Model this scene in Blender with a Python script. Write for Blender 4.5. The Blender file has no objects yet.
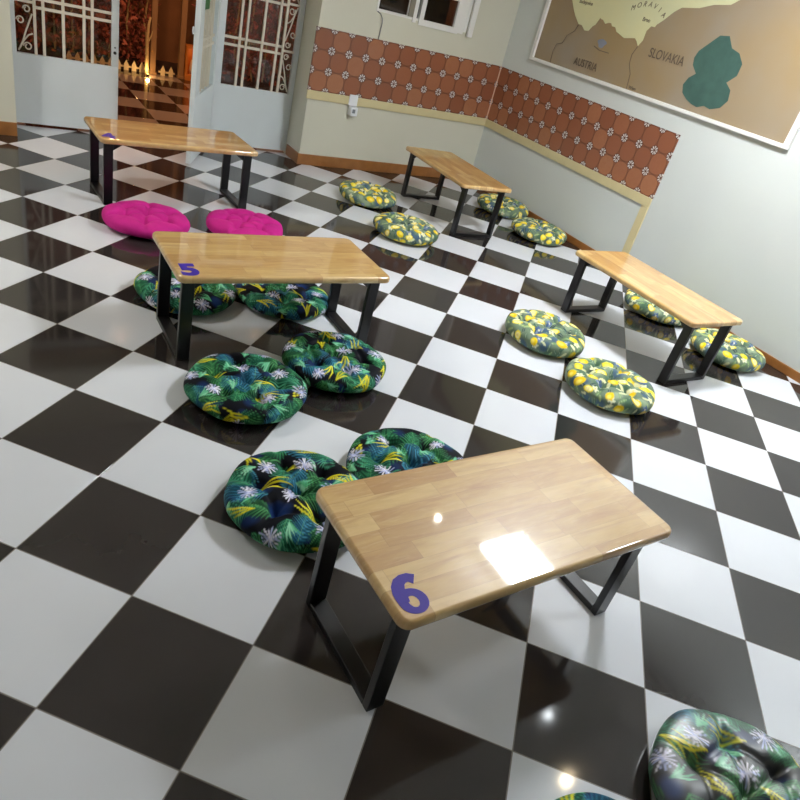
import bpy, bmesh, math, random
import numpy as np
from mathutils import Vector, Matrix

# ------------------------------------------------------------------ helpers
COL = bpy.context.scene.collection
SC = bpy.context.scene


def link(o, parent=None):
    COL.objects.link(o)
    if parent is not None:
        o.parent = parent
    return o


def tag(o, label=None, cat=None, group=None, kind=None):
    if label: o['label'] = label
    if cat: o['category'] = cat
    if group: o['group'] = group
    if kind: o['kind'] = kind
    return o


def empty(name, loc=(0, 0, 0), rz=0.0):
    o = bpy.data.objects.new(name, None)
    o.empty_display_size = .1
    o.location = loc
    o.rotation_euler = (0, 0, rz)
    return link(o)


def srgb(r, g, b):
    f = lambda c: (c / 255) / 12.92 if c / 255 <= .04045 else ((c / 255 + .055) / 1.055) ** 2.4
    return (f(r), f(g), f(b), 1.0)


class MB:
    """collects boxes, tubes and prisms; build() links them as ONE mesh object"""
    def __init__(s):
        s.bm = bmesh.new()

    def box(s, x0, x1, y0, y1, z0, z1, m=None):
        r = bmesh.ops.create_cube(s.bm, size=1)
        for v in r['verts']:
            v.co = Vector(((x0 + x1) / 2 + v.co.x * (x1 - x0), (y0 + y1) / 2 + v.co.y * (y1 - y0), (z0 + z1) / 2 + v.co.z * (z1 - z0)))
            if m is not None: v.co = m @ v.co
        return s

    def tube(s, pts, rad, seg=8, closed=False):
        pts = [Vector(p) for p in pts]
        n = len(pts)
        rads = rad if isinstance(rad, (list, tuple)) else [rad] * n
        rings = []
        up = None
        for i, p in enumerate(pts):
            if closed:
                d = (pts[(i + 1) % n] - pts[i - 1]).normalized()
            else:
                d = (pts[min(i + 1, n - 1)] - pts[max(i - 1, 0)]).normalized()
            if up is None:
                up = Vector((0, 0, 1)) if abs(d.z) < .9 else Vector((1, 0, 0))
            a = (up - d * up.dot(d)).normalized()
            b = d.cross(a)
            up = a
            rings.append([s.bm.verts.new(p + rads[i] * (math.cos(2 * math.pi * k / seg) * a + math.sin(2 * math.pi * k / seg) * b)) for k in range(seg)])
        m = n if closed else n - 1
        for i in range(m):
            A, B = rings[i], rings[(i + 1) % n]
            for k in range(seg):
                s.bm.faces.new((A[k], A[(k + 1) % seg], B[(k + 1) % seg], B[k]))
        if not closed:
            s.bm.faces.new(rings[0][::-1]); s.bm.faces.new(rings[-1])
        return s

    def prism(s, poly, thick, m):
        """poly in local xy, extruded along local +z, placed by matrix m"""
        a = [s.bm.verts.new(m @ Vector((x, y, 0))) for x, y in poly]
        b = [s.bm.verts.new(m @ Vector((x, y, thick))) for x, y in poly]
        s.bm.faces.new(a[::-1]); s.bm.faces.new(b)
        for i in range(len(poly)):
            j = (i + 1) % len(poly)
            s.bm.faces.new((a[i], a[j], b[j], b[i]))
        return s

    def disc(s, c, r, h, seg=24, axis='z'):
        P = [(r * math.cos(2 * math.pi * k / seg), r * math.sin(2 * math.pi * k / seg)) for k in range(seg)]
        m = Matrix.Translation(c)
        if axis == 'x': m = m @ Matrix.Rotation(math.pi / 2, 4, 'Y')
        if axis == 'y': m = m @ Matrix.Rotation(math.pi / 2, 4, 'X')
        return s.prism(P, h, m)

    def build(s, name, mat, parent=None, bevel=0.0, smooth=False, seg=2):
        bmesh.ops.recalc_face_normals(s.bm, faces=s.bm.faces)
        me = bpy.data.meshes.new(name)
        s.bm.to_mesh(me); s.bm.free()
        me.materials.append(mat)
        if smooth:
            for p in me.polygons: p.use_smooth = True
        o = bpy.data.objects.new(name, me)
        if bevel:
            b = o.modifiers.new('bevel', 'BEVEL'); b.width = bevel; b.segments = seg; b.limit_method = 'ANGLE'
        return link(o, parent)


def struct(o):
    o['kind'] = 'structure'
    return o


# ------------------------------------------------------------------ materials
class NT:
    def __init__(s, name):
        s.m = bpy.data.materials.new(name); s.m.use_nodes = True
        s.t = s.m.node_tree; s.b = s.t.nodes['Principled BSDF']

    def n(s, typ, **kw):
        o = s.t.nodes.new(typ)
        for k, v in kw.items():
            setattr(o, k, v)
        return o

    def l(s, a, b):
        s.t.links.new(a, b)

    def math(s, op, a, b=None, c=None, clamp=False):
        o = s.n('ShaderNodeMath', operation=op); o.use_clamp = clamp
        for i, v in enumerate((a, b, c)):
            if v is None: continue
            if hasattr(v, 'links'): s.l(v, o.inputs[i])
            else: o.inputs[i].default_value = v
        return o.outputs[0]

    def mix(s, f, a, b, blend='MIX'):
        o = s.n('ShaderNodeMix', data_type='RGBA', blend_type=blend)
        for i, v in ((0, f), (6, a), (7, b)):
            if hasattr(v, 'links'): s.l(v, o.inputs[i])
            else: o.inputs[i].default_value = v
        return o.outputs[2]

    def noise(s, vec, scale, detail=3, rough=.5, dist=0):
        o = s.n('ShaderNodeTexNoise')
        o.inputs['Scale'].default_value = scale; o.inputs['Detail'].default_value = detail
        o.inputs['Roughness'].default_value = rough; o.inputs['Distortion'].default_value = dist
        if vec is not None: s.l(vec, o.inputs['Vector'])
        return o.outputs['Fac']

    def ramp(s, f, stops):
        o = s.n('ShaderNodeValToRGB')
        e = o.color_ramp.elements
        while len(e) < len(stops): e.new(.5)
        for i, (p, c) in enumerate(stops):
            e[i].position = p; e[i].color = c
        s.l(f, o.inputs[0])
        return o.outputs[0]

    def bump(s, h, strength=.2, dist=.002):
        o = s.n('ShaderNodeBump'); o.inputs['Strength'].default_value = strength; o.inputs['Distance'].default_value = dist
        s.l(h, o.inputs['Height']); s.l(o.outputs[0], s.b.inputs['Normal'])

    def set(s, **kw):
        for k, v in kw.items():
            i = s.b.inputs[k.replace('_', ' ')]
            if hasattr(v, 'links'): s.l(v, i)
            else: i.default_value = v
        return s


def plain(name, col, rough=.5, var=.06, scale=6, bump=0, metal=0, spec=.5, **kw):
    t = NT(name)
    co = t.n('ShaderNodeTexCoord').outputs['Object']
    nz = t.noise(co, scale, 4)
    dark = tuple(c * (1 - var) for c in col[:3]) + (1,); lite = tuple(min(1, c * (1 + var)) for c in col[:3]) + (1,)
    c = t.ramp(nz, [(.3, dark), (.7, lite)])
    t.set(Base_Color=c, Roughness=rough, Metallic=metal, Specular_IOR_Level=spec, **kw)
    if bump: t.bump(t.noise(co, scale * 30, 2), bump)
    return t.m


def emis(name, col, strength):
    t = NT(name)
    t.set(Base_Color=col, Emission_Color=col, Emission_Strength=strength)
    return t.m


TH = 0.7951313
OX, OY = -0.1567862, 5.8189979
TILE = 0.4


def floor_mat(name, rot, ox, oy, flip=0, white=(214, 216, 222), black=(46, 41, 40)):
    """glossy square tiles laid as a chequerboard, thin grey joints"""
    t = NT(name)
    P = t.n('ShaderNodeNewGeometry').outputs['Position']
    sp = t.n('ShaderNodeSeparateXYZ'); t.l(P, sp.inputs[0])
    x, y = sp.outputs[0], sp.outputs[1]
    c, s = math.cos(rot), math.sin(rot)
    u = t.math('ADD', t.math('SUBTRACT', t.math('MULTIPLY', x, c / TILE), t.math('MULTIPLY', y, s / TILE)), ox / TILE)
    v = t.math('ADD', t.math('ADD', t.math('MULTIPLY', x, s / TILE), t.math('MULTIPLY', y, c / TILE)), oy / TILE)
    v = t.math('MULTIPLY', v, -1)
    fu, fv = t.math('FLOOR', u), t.math('FLOOR', v)
    par = t.math('FLOORED_MODULO', t.math('ADD', t.math('ADD', fu, fv), flip), 2)
    du = t.math('ABSOLUTE', t.math('SUBTRACT', t.math('SUBTRACT', u, fu), .5))
    dv = t.math('ABSOLUTE', t.math('SUBTRACT', t.math('SUBTRACT', v, fv), .5))
    g = t.math('GREATER_THAN', t.math('MAXIMUM', du, dv), .4955)
    cm = t.n('ShaderNodeCombineXYZ'); t.l(fu, cm.inputs[0]); t.l(fv, cm.inputs[1])
    wn = t.n('ShaderNodeTexWhiteNoise', noise_dimensions='2D'); t.l(cm.outputs[0], wn.inputs[0])
    jit = wn.outputs['Value']
    ns = t.noise(P, 5, 4)
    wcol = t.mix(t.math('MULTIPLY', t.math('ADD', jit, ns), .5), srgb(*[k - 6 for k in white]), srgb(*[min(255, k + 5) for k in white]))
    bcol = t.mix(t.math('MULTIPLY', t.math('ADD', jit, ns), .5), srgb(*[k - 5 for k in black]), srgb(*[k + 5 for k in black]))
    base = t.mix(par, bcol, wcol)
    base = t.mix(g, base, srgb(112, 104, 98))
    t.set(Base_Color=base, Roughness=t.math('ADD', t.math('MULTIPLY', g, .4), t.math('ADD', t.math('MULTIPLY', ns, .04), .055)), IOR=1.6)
    b = t.n('ShaderNodeBump'); b.inputs['Strength'].default_value = .5; b.inputs['Distance'].default_value = .0008
    t.l(t.math('MULTIPLY', g, -1), b.inputs['Height']); t.l(b.outputs[0], t.b.inputs['Normal'])
    return t.m


def wood_table():
    """varnished rubberwood butcher-block: finger-jointed staves along local x"""
    t = NT('varnished_stave_wood')
    co = t.n('ShaderNodeTexCoord').outputs['Object']
    sp = t.n('ShaderNodeSeparateXYZ'); t.l(co, sp.inputs[0])
    rnd = t.n('ShaderNodeObjectInfo').outputs['Random']
    x = t.math('ADD', sp.outputs[0], t.math('MULTIPLY', rnd, 7.0)); y = t.math('ADD', sp.outputs[1], 2.0)
    row = t.math('FLOOR', t.math('DIVIDE', y, .066))
    cr = t.n('ShaderNodeCombineXYZ'); t.l(row, cr.inputs[0]); t.l(t.math('FLOOR', t.math('MULTIPLY', rnd, 50)), cr.inputs[1])
    wr = t.n('ShaderNodeTexWhiteNoise', noise_dimensions='2D'); t.l(cr.outputs[0], wr.inputs[0])
    xs = t.math('DIVIDE', t.math('ADD', x, t.math('MULTIPLY', wr.outputs['Value'], 3.1)), .31)
    ci = t.math('FLOOR', xs)
    cc = t.n('ShaderNodeCombineXYZ'); t.l(row, cc.inputs[0]); t.l(ci, cc.inputs[1])
    wn = t.n('ShaderNodeTexWhiteNoise', noise_dimensions='2D'); t.l(cc.outputs[0], wn.inputs[0])
    tone = wn.outputs['Value']
    # grain, stretched along x and shifted per stave
    gv = t.n('ShaderNodeCombineXYZ')
    t.l(t.math('MULTIPLY', x, 1.4), gv.inputs[0]); t.l(t.math('ADD', t.math('MULTIPLY', y, 9), t.math('MULTIPLY', tone, 31)), gv.inputs[1]); t.l(t.math('MULTIPLY', tone, 9), gv.inputs[2])
    g1 = t.noise(gv.outputs[0], 2.6, 5, .6, .9)
    g2 = t.noise(gv.outputs[0], 11, 4, .6, .3)
    base = t.ramp(tone, [(0, srgb(190, 146, 84)), (.35, srgb(204, 163, 98)), (.7, srgb(213, 175, 110)), (1, srgb(224, 190, 128))])
    base = t.mix(t.math('MULTIPLY', t.math('SUBTRACT', g1, .42, clamp=True), 2.0, clamp=True), base, srgb(168, 116, 64))
    base = t.mix(t.math('MULTIPLY', t.math('SUBTRACT', g2, .5, clamp=True), 1.1, clamp=True), base, srgb(232, 200, 150))
    # joints
    fx = t.math('ABSOLUTE', t.math('SUBTRACT', t.math('FRACT', xs), .5)); fy = t.math('ABSOLUTE', t.math('SUBTRACT', t.math('FRACT', t.math('DIVIDE', y, .066)), .5))
    j = t.math('MAXIMUM', t.math('GREATER_THAN', fx, .4965), t.math('GREATER_THAN', fy, .489))
    base = t.mix(t.math('MULTIPLY', j, .28), base, srgb(140, 92, 48))
    t.set(Base_Color=base, Roughness=.42, Specular_IOR_Level=.5, Coat_Weight=1.0, Coat_Roughness=.035, Coat_IOR=1.8)
    t.bump(t.noise(co, 9, 2), .06, .002)
    return t.m


def frieze_mat(name, axis, T=.1745, z0=.680):
    """terracotta tiles: a round brown medallion per tile, white flower at each junction"""
    t = NT(name)
    P = t.n('ShaderNodeNewGeometry').outputs['Position']
    sp = t.n('ShaderNodeSeparateXYZ'); t.l(P, sp.inputs[0])
    a = t.math('DIVIDE', t.math('MULTIPLY', sp.outputs[axis], -1), T if axis else .1773); z = t.math('DIVIDE', t.math('SUBTRACT', sp.outputs[2], z0), T)
    fa, fz = t.math('FLOOR', a), t.math('FLOOR', z)
    ca = t.math('SUBTRACT', t.math('SUBTRACT', a, fa), .5); cz = t.math('SUBTRACT', t.math('SUBTRACT', z, fz), .5)
    pw = lambda s_: t.math('POWER', t.math('ABSOLUTE', s_), 2.4)
    rr_ = t.math('POWER', t.math('ADD', pw(ca), pw(cz)), 1 / 2.4)
    disc = t.math('LESS_THAN', rr_, .475)
    cm = t.n('ShaderNodeCombineXYZ'); t.l(fa, cm.inputs[0]); t.l(fz, cm.inputs[1])
    wn = t.n('ShaderNodeTexWhiteNoise', noise_dimensions='2D'); t.l(cm.outputs[0], wn.inputs[0])
    st = t.noise(P, 26, 4, .6, 1.0)
    c1 = t.ramp(wn.outputs['Value'], [(0, srgb(136, 84, 60)), (.5, srgb(152, 96, 68)), (1, srgb(170, 114, 82))])
    c1 = t.mix(t.math('MULTIPLY', st, .5), c1, srgb(140, 82, 58))
    c2 = t.mix(.35, c1, srgb(112, 62, 40))
    ring0 = t.math('MULTIPLY', t.math('GREATER_THAN', rr_, .46), t.math('LESS_THAN', rr_, .495))
    base = t.mix(t.math('MULTIPLY', ring0, .55), t.mix(disc, c2, c1), srgb(92, 58, 44))
    ga = t.math('SUBTRACT', t.math('FRACT', t.math('ADD', a, .5)), .5); gz = t.math('SUBTRACT', t.math('FRACT', t.math('ADD', z, .5)), .5)
    r = t.math('SQRT', t.math('ADD', t.math('MULTIPLY', ga, ga), t.math('MULTIPLY', gz, gz)))
    ang = t.math('ARCTAN2', gz, ga)
    pet = t.math('GREATER_THAN', t.math('COSINE', t.math('MULTIPLY', ang, 8)), -.15)
    ringm = t.math('MULTIPLY', t.math('GREATER_THAN', r, .055), t.math('LESS_THAN', r, .19))
    fl = t.math('MULTIPLY', pet, ringm)
    dk = t.math('LESS_THAN', r, .215)
    base = t.mix(t.math('MULTIPLY', dk, .6), base, srgb(62, 48, 52))
    base = t.mix(fl, base, srgb(216, 208, 204))
    gr = t.math('GREATER_THAN', t.math('MAXIMUM', t.math('ABSOLUTE', ca), t.math('ABSOLUTE', cz)), .492)
    base = t.mix(t.math('MULTIPLY', gr, .6), base, srgb(92, 60, 46))
    t.set(Base_Color=base, Roughness=.24)
    return t.m


M = {}
M['floor'] = floor_mat('chequer_tiles', TH, OX, OY, 0)
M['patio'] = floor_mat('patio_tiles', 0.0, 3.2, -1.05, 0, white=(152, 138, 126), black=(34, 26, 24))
M['wall_back'] = plain('cream_paint', srgb(206, 203, 186), .45, .02, 1.5, .05)
M['wall_right'] = plain('pale_paint', srgb(205, 209, 206), .22, .02, 1.5, .02)
M['ceiling'] = plain('ceiling_paint', srgb(225, 225, 220), .8, .01, 2)
M['tiles_back'] = frieze_mat('frieze_back_tiles', 0)
M['tiles_right'] = frieze_mat('frieze_right_tiles', 1)
M['yellow'] = plain('pale_yellow_strip', srgb(206, 192, 148), .4, .04, 8)
M['joint'] = plain('pink_joint', srgb(214, 176, 150), .6, .03)
M['base_wood'] = plain('skirting_wood', srgb(150, 98, 50), .3, .12, 14)
M['gate_white'] = plain('gate_white_paint', srgb(222, 228, 230), .35, .02, 3)
M['gate_cream'] = plain('grille_cream_paint', srgb(226, 216, 198), .4, .02, 3)
M['wood'] = wood_table()
M['steel'] = plain('black_steel', srgb(14, 13, 16), .3, .1, 8, 0, 0, .5)
M['sticker'] = plain('purple_vinyl', srgb(52, 24, 150), .6, .03)
M['pink'] = plain('magenta_cloth', srgb(192, 12, 130), .85, .05, 30, .25)
M['white_plastic'] = plain('white_plastic', srgb(226, 228, 232), .35, .02)
M['grey_plastic'] = plain('grey_plastic', srgb(120, 124, 130), .4, .04)
M['frame_white'] = plain('white_frame', srgb(228, 226, 222), .3, .02)
M['alu'] = plain('grey_window_bar', srgb(128, 122, 108), .35, .04)
M['dark'] = plain('dark_metal_and_gap', srgb(40, 38, 38), .4, .05)
M['green'] = plain('green_sticker', srgb(60, 110, 60), .5, .05)
M['brown_out'] = plain('brown_plaster', srgb(120, 84, 50), .8, .12, 4)
M['pillar'] = plain('brown_pillar', srgb(140, 110, 76), .6, .08, 5)
M['leaf'] = plain('rust_leaves', srgb(176, 98, 78), .6, .35, 6)
M['leaf_dark'] = plain('dark_leaves', srgb(124, 72, 60), .6, .3, 6)
M['bark'] = plain('pale_bark', srgb(190, 170, 120), .7, .15, 20, .3)
M['picket'] = plain('picket_paint', srgb(214, 200, 160), .6, .05)
M['crate'] = plain('orange_wood', srgb(196, 120, 46), .5, .12, 12)
M['soil'] = plain('kerb_stone', srgb(58, 42, 34), .7, .15, 8)


def glass():
    t = NT('window_glass')
    mix = t.n('ShaderNodeMixShader'); gl = t.n('ShaderNodeBsdfGlossy'); tr = t.n('ShaderNodeBsdfTransparent')
    gl.inputs['Roughness'].default_value = .04; gl.inputs['Color'].default_value = (1, 1, 1, 1)
    tr.inputs['Color'].default_value = (.80, .74, .68, 1)
    fr = t.n('ShaderNodeFresnel'); fr.inputs['IOR'].default_value = 1.5
    nz = t.noise(t.n('ShaderNodeTexCoord').outputs['Object'], 3, 2)
    t.l(t.math('MULTIPLY', fr.outputs[0], t.math('ADD', t.math('MULTIPLY', nz, .1), 1.1), clamp=True), mix.inputs[0]); t.l(tr.outputs[0], mix.inputs[1]); t.l(gl.outputs[0], mix.inputs[2])
    t.l(mix.outputs[0], t.t.nodes['Material Output'].inputs[0])
    return t.m


M['glass'] = glass()
M['dim_interior'] = M['glass'].copy(); M['dim_interior'].name = 'dim_interior_glass'  # glass colour darkened to stand in for the dark interior behind
for n_ in M['dim_interior'].node_tree.nodes:
    if n_.type == 'BSDF_TRANSPARENT': n_.inputs['Color'].default_value = (.22, .14, .09, 1)
M['pale_pane'] = plain('grey_green_pane', srgb(160, 172, 160), .2, .03, 4)  # opaque grey-green pane of the open leaf


# ------------------------------------------------------------------ printed cloth, drawn into mesh colours
S = 560
SPAN = .84          # metres covered by the print


class Print:
    def __init__(s, bg):
        s.a = np.zeros((S, S, 3)); s.a[:] = bg

    def seg(s, p, q, w0, w1, col, al=1.0):
        px = SPAN / S
        x0, x1 = min(p[0], q[0]), max(p[0], q[0]); y0, y1 = min(p[1], q[1]), max(p[1], q[1]); W = max(w0, w1) + 2 * px
        i0 = max(0, int((x0 - W + SPAN / 2) / px)); i1 = min(S, int((x1 + W + SPAN / 2) / px) + 2)
        j0 = max(0, int((y0 - W + SPAN / 2) / px)); j1 = min(S, int((y1 + W + SPAN / 2) / px) + 2)
        if i0 >= i1 or j0 >= j1: return
        X = (np.arange(i0, i1) * px - SPAN / 2)[None, :]; Y = (np.arange(j0, j1) * px - SPAN / 2)[:, None]
        dx, dy = q[0] - p[0], q[1] - p[1]
        L = dx * dx + dy * dy + 1e-12
        tt = np.clip(((X - p[0]) * dx + (Y - p[1]) * dy) / L, 0, 1)
        d = np.hypot(X - p[0] - tt * dx, Y - p[1] - tt * dy)
        w = w0 + (w1 - w0) * tt
        m = np.clip((w - d) / px + .5, 0, 1) * al
        r = s.a[j0:j1, i0:i1]
        r += m[..., None] * (np.array(col) - r)

    def blob(s, c, rx, ry, ang, col, al=1.0, soft=.3):
        px = SPAN / S; R = max(rx, ry) * (1 + soft)
        i0 = max(0, int((c[0] - R + SPAN / 2) / px)); i1 = min(S, int((c[0] + R + SPAN / 2) / px) + 2)
        j0 = max(0, int((c[1] - R + SPAN / 2) / px)); j1 = min(S, int((c[1] + R + SPAN / 2) / px) + 2)
        if i0 >= i1 or j0 >= j1: return
        X = (np.arange(i0, i1) * px - SPAN / 2)[None, :] - c[0]; Y = (np.arange(j0, j1) * px - SPAN / 2)[:, None] - c[1]
        u = (X * math.cos(ang) + Y * math.sin(ang)) / rx; v = (-X * math.sin(ang) + Y * math.cos(ang)) / ry
        m = np.clip((1 - np.hypot(u, v)) / soft + .5, 0, 1) * al
        r = s.a[j0:j1, i0:i1]
        r += m[..., None] * (np.array(col) - r)


def C3(r, g, b):
    return np.array(srgb(r, g, b)[:3])


def scatter(rng, n, mind, R=.40):
    out = []
    k = 0
    while len(out) < n and k < 4000:
        k += 1
        p = (rng.uniform(-R, R), rng.uniform(-R, R))
        if all((p[0] - q[0]) ** 2 + (p[1] - q[1]) ** 2 > mind * mind for q in out): out.append(p)
    return out


def palm_print(seed):
    rng = random.Random(seed)
    P = Print(C3(6, 8, 18))
    for c in scatter(rng, 40, .09):
        P.blob(c, rng.uniform(.03, .045), rng.uniform(.02, .03), rng.uniform(0, 3.1), C3(*rng.choice([(30, 60, 120), (20, 44, 92)])), .8, .8)
    greens = [((12, 72, 48), (76, 168, 112)), ((16, 84, 62), (92, 182, 140)), ((20, 78, 46), (92, 168, 100)), ((16, 76, 100), (72, 150, 180))]
    for c in scatter(rng, 80, .068):
        a = rng.uniform(0, 2 * math.pi); L = rng.uniform(.10, .135); g0, g1 = rng.choice(greens); bend = rng.uniform(-1.2, 1.2)
        # broad underlying frond
        P.blob((c[0] + math.cos(a) * L * .5, c[1] + math.sin(a) * L * .5), L * .5, L * .30, a, C3(*[int(k * .80) for k in g0]), .95, .2)
        pts = []
        x, y, d = c[0], c[1], a
        for i in range(12):
            pts.append((x, y, d)); x += math.cos(d) * L / 11; y += math.sin(d) * L / 11; d += bend / 11
        for i, (x, y, d) in enumerate(pts):
            f = i / 11
            ll = L * (.50 * math.sin(math.pi * min(1, .22 + f * .75)) + .06)
            for sd in (-1, 1):
                dd = d + sd * (1.05 - .45 * f)
                q = (x + math.cos(dd) * ll, y + math.sin(dd) * ll)
                mixf = rng.uniform(.2, 1)
                P.seg((x, y), q, .0028, .0007, C3(*[int(g0[k] + (g1[k] - g0[k]) * mixf) for k in range(3)]), .95)
        P.seg(pts[0][:2], pts[-1][:2], .0012, .0005, C3(120, 190, 120), .6)
    for c in scatter(rng, 34, .10):          # pale mint blades
        a = rng.uniform(0, 2 * math.pi)
        for k in range(5):
            d = a + (k - 2) * .22; L = rng.uniform(.05, .08)
            m = (c[0] + math.cos(d) * L * .6, c[1] + math.sin(d) * L * .6); e = (m[0] + math.cos(d + .3) * L * .4, m[1] + math.sin(d + .3) * L * .4)
            col = C3(*rng.choice([(112, 196, 150), (150, 214, 176), (84, 170, 120)]))
            P.seg(c, m, .0016, .0034, col); P.seg(m, e, .0034, .0005, col)
    for c in scatter(rng, 26, .115):         # yellow blades
        a = rng.uniform(-.7, .5) + (math.pi if rng.random() < .5 else 0)
        for k in range(3):
            d = a + (k - 1) * .26; L = rng.uniform(.08, .13)
            m = (c[0] + math.cos(d) * L * .6, c[1] + math.sin(d) * L * .6); e = (m[0] + math.cos(d - .35) * L * .4, m[1] + math.sin(d - .35) * L * .4)
            col = C3(*rng.choice([(232, 218, 28), (206, 198, 30), (240, 230, 60)]))
            P.seg(c, m, .0014, .0038, col); P.seg(m, e, .0038, .0005, col)
    for c in scatter(rng, 22, .14):         # white spider flowers
        n = 15; R = rng.uniform(.03, .045); a0 = rng.uniform(0, 1)
        P.blob(c, R * .8, R * .8, 0, C3(12, 16, 40), .85, .5)
        for k in range(n):
            d = a0 + 2 * math.pi * k / n + rng.uniform(-.12, .12); L = R * rng.uniform(.7, 1.1)
            P.seg(c, (c[0] + math.cos(d) * L, c[1] + math.sin(d) * L), .0016, .0026, C3(*rng.choice([(222, 218, 240), (176, 184, 226), (240, 238, 250)])), .95)
    return P.a


def lemon_print(seed):
    rng = random.Random(seed)
    P = Print(C3(108, 126, 104))
    for c in scatter(rng, 80, .05):
        P.blob(c, rng.uniform(.03, .05), rng.uniform(.02, .035), rng.uniform(0, 3), C3(*rng.choice([(64, 90, 116), (70, 100, 78), (150, 166, 138), (46, 68, 62)])), .85, .6)
    for c in scatter(rng, 260, .032):       # leaves
        a = rng.uniform(0, 6.28); L = rng.uniform(.018, .032); col = C3(*rng.choice([(120, 150, 100), (64, 96, 80), (196, 200, 156), (146, 168, 110), (44, 70, 72), (226, 226, 178), (88, 118, 100)]))
        P.blob(c, L, L * .36, a, col, 1, .12)
        P.seg((c[0] - math.cos(a) * L, c[1] - math.sin(a) * L), (c[0] + math.cos(a) * L, c[1] + math.sin(a) * L), .0010, .0008, C3(204, 210, 176), .7)
    for c in scatter(rng, 24, .11):         # blue-grey flowers
        for k in range(6):
            d = k * 1.047
            P.blob((c[0] + math.cos(d) * .014, c[1] + math.sin(d) * .014), .013, .008, d, C3(*rng.choice([(76, 98, 138), (112, 132, 166)])), 1, .2)
        P.blob(c, .006, .006, 0, C3(228, 224, 190), 1, .3)
    for c in scatter(rng, 30, .10):         # cream blossoms
        for k in range(5):
            d = k * 1.257 + .4
            P.blob((c[0] + math.cos(d) * .012, c[1] + math.sin(d) * .012), .012, .007, d, C3(226, 226, 190), .95, .2)
        P.blob(c, .005, .005, 0, C3(220, 190, 70), 1, .3)
    for c in scatter(rng, 60, .070):        # lemons
        a = rng.uniform(0, 6.28); L = rng.uniform(.027, .037)
        P.blob((c[0] + math.cos(a) * L * .95, c[1] + math.sin(a) * L * .95), .006, .005, a, C3(206, 178, 20), 1, .3)
        P.blob(c, L, L * .78, a, C3(*rng.choice([(238, 208, 28), (226, 190, 18), (244, 220, 60)])), 1, .1)
        P.blob((c[0] - .006, c[1] + .006), L * .5, L * .34, a, C3(250, 236, 120), .7, .8)
        if rng.random() < .3:
            P.blob(c, L * .7, L * .55, a, C3(248, 240, 176), .9, .15)
            for k in range(8):
                P.seg(c, (c[0] + math.cos(k * .785) * L * .5, c[1] + math.sin(k * .785) * L * .5), .0008, .0008, C3(226, 190, 40), .8)
    return P.a


CR_, CH_ = .265, .112


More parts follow.
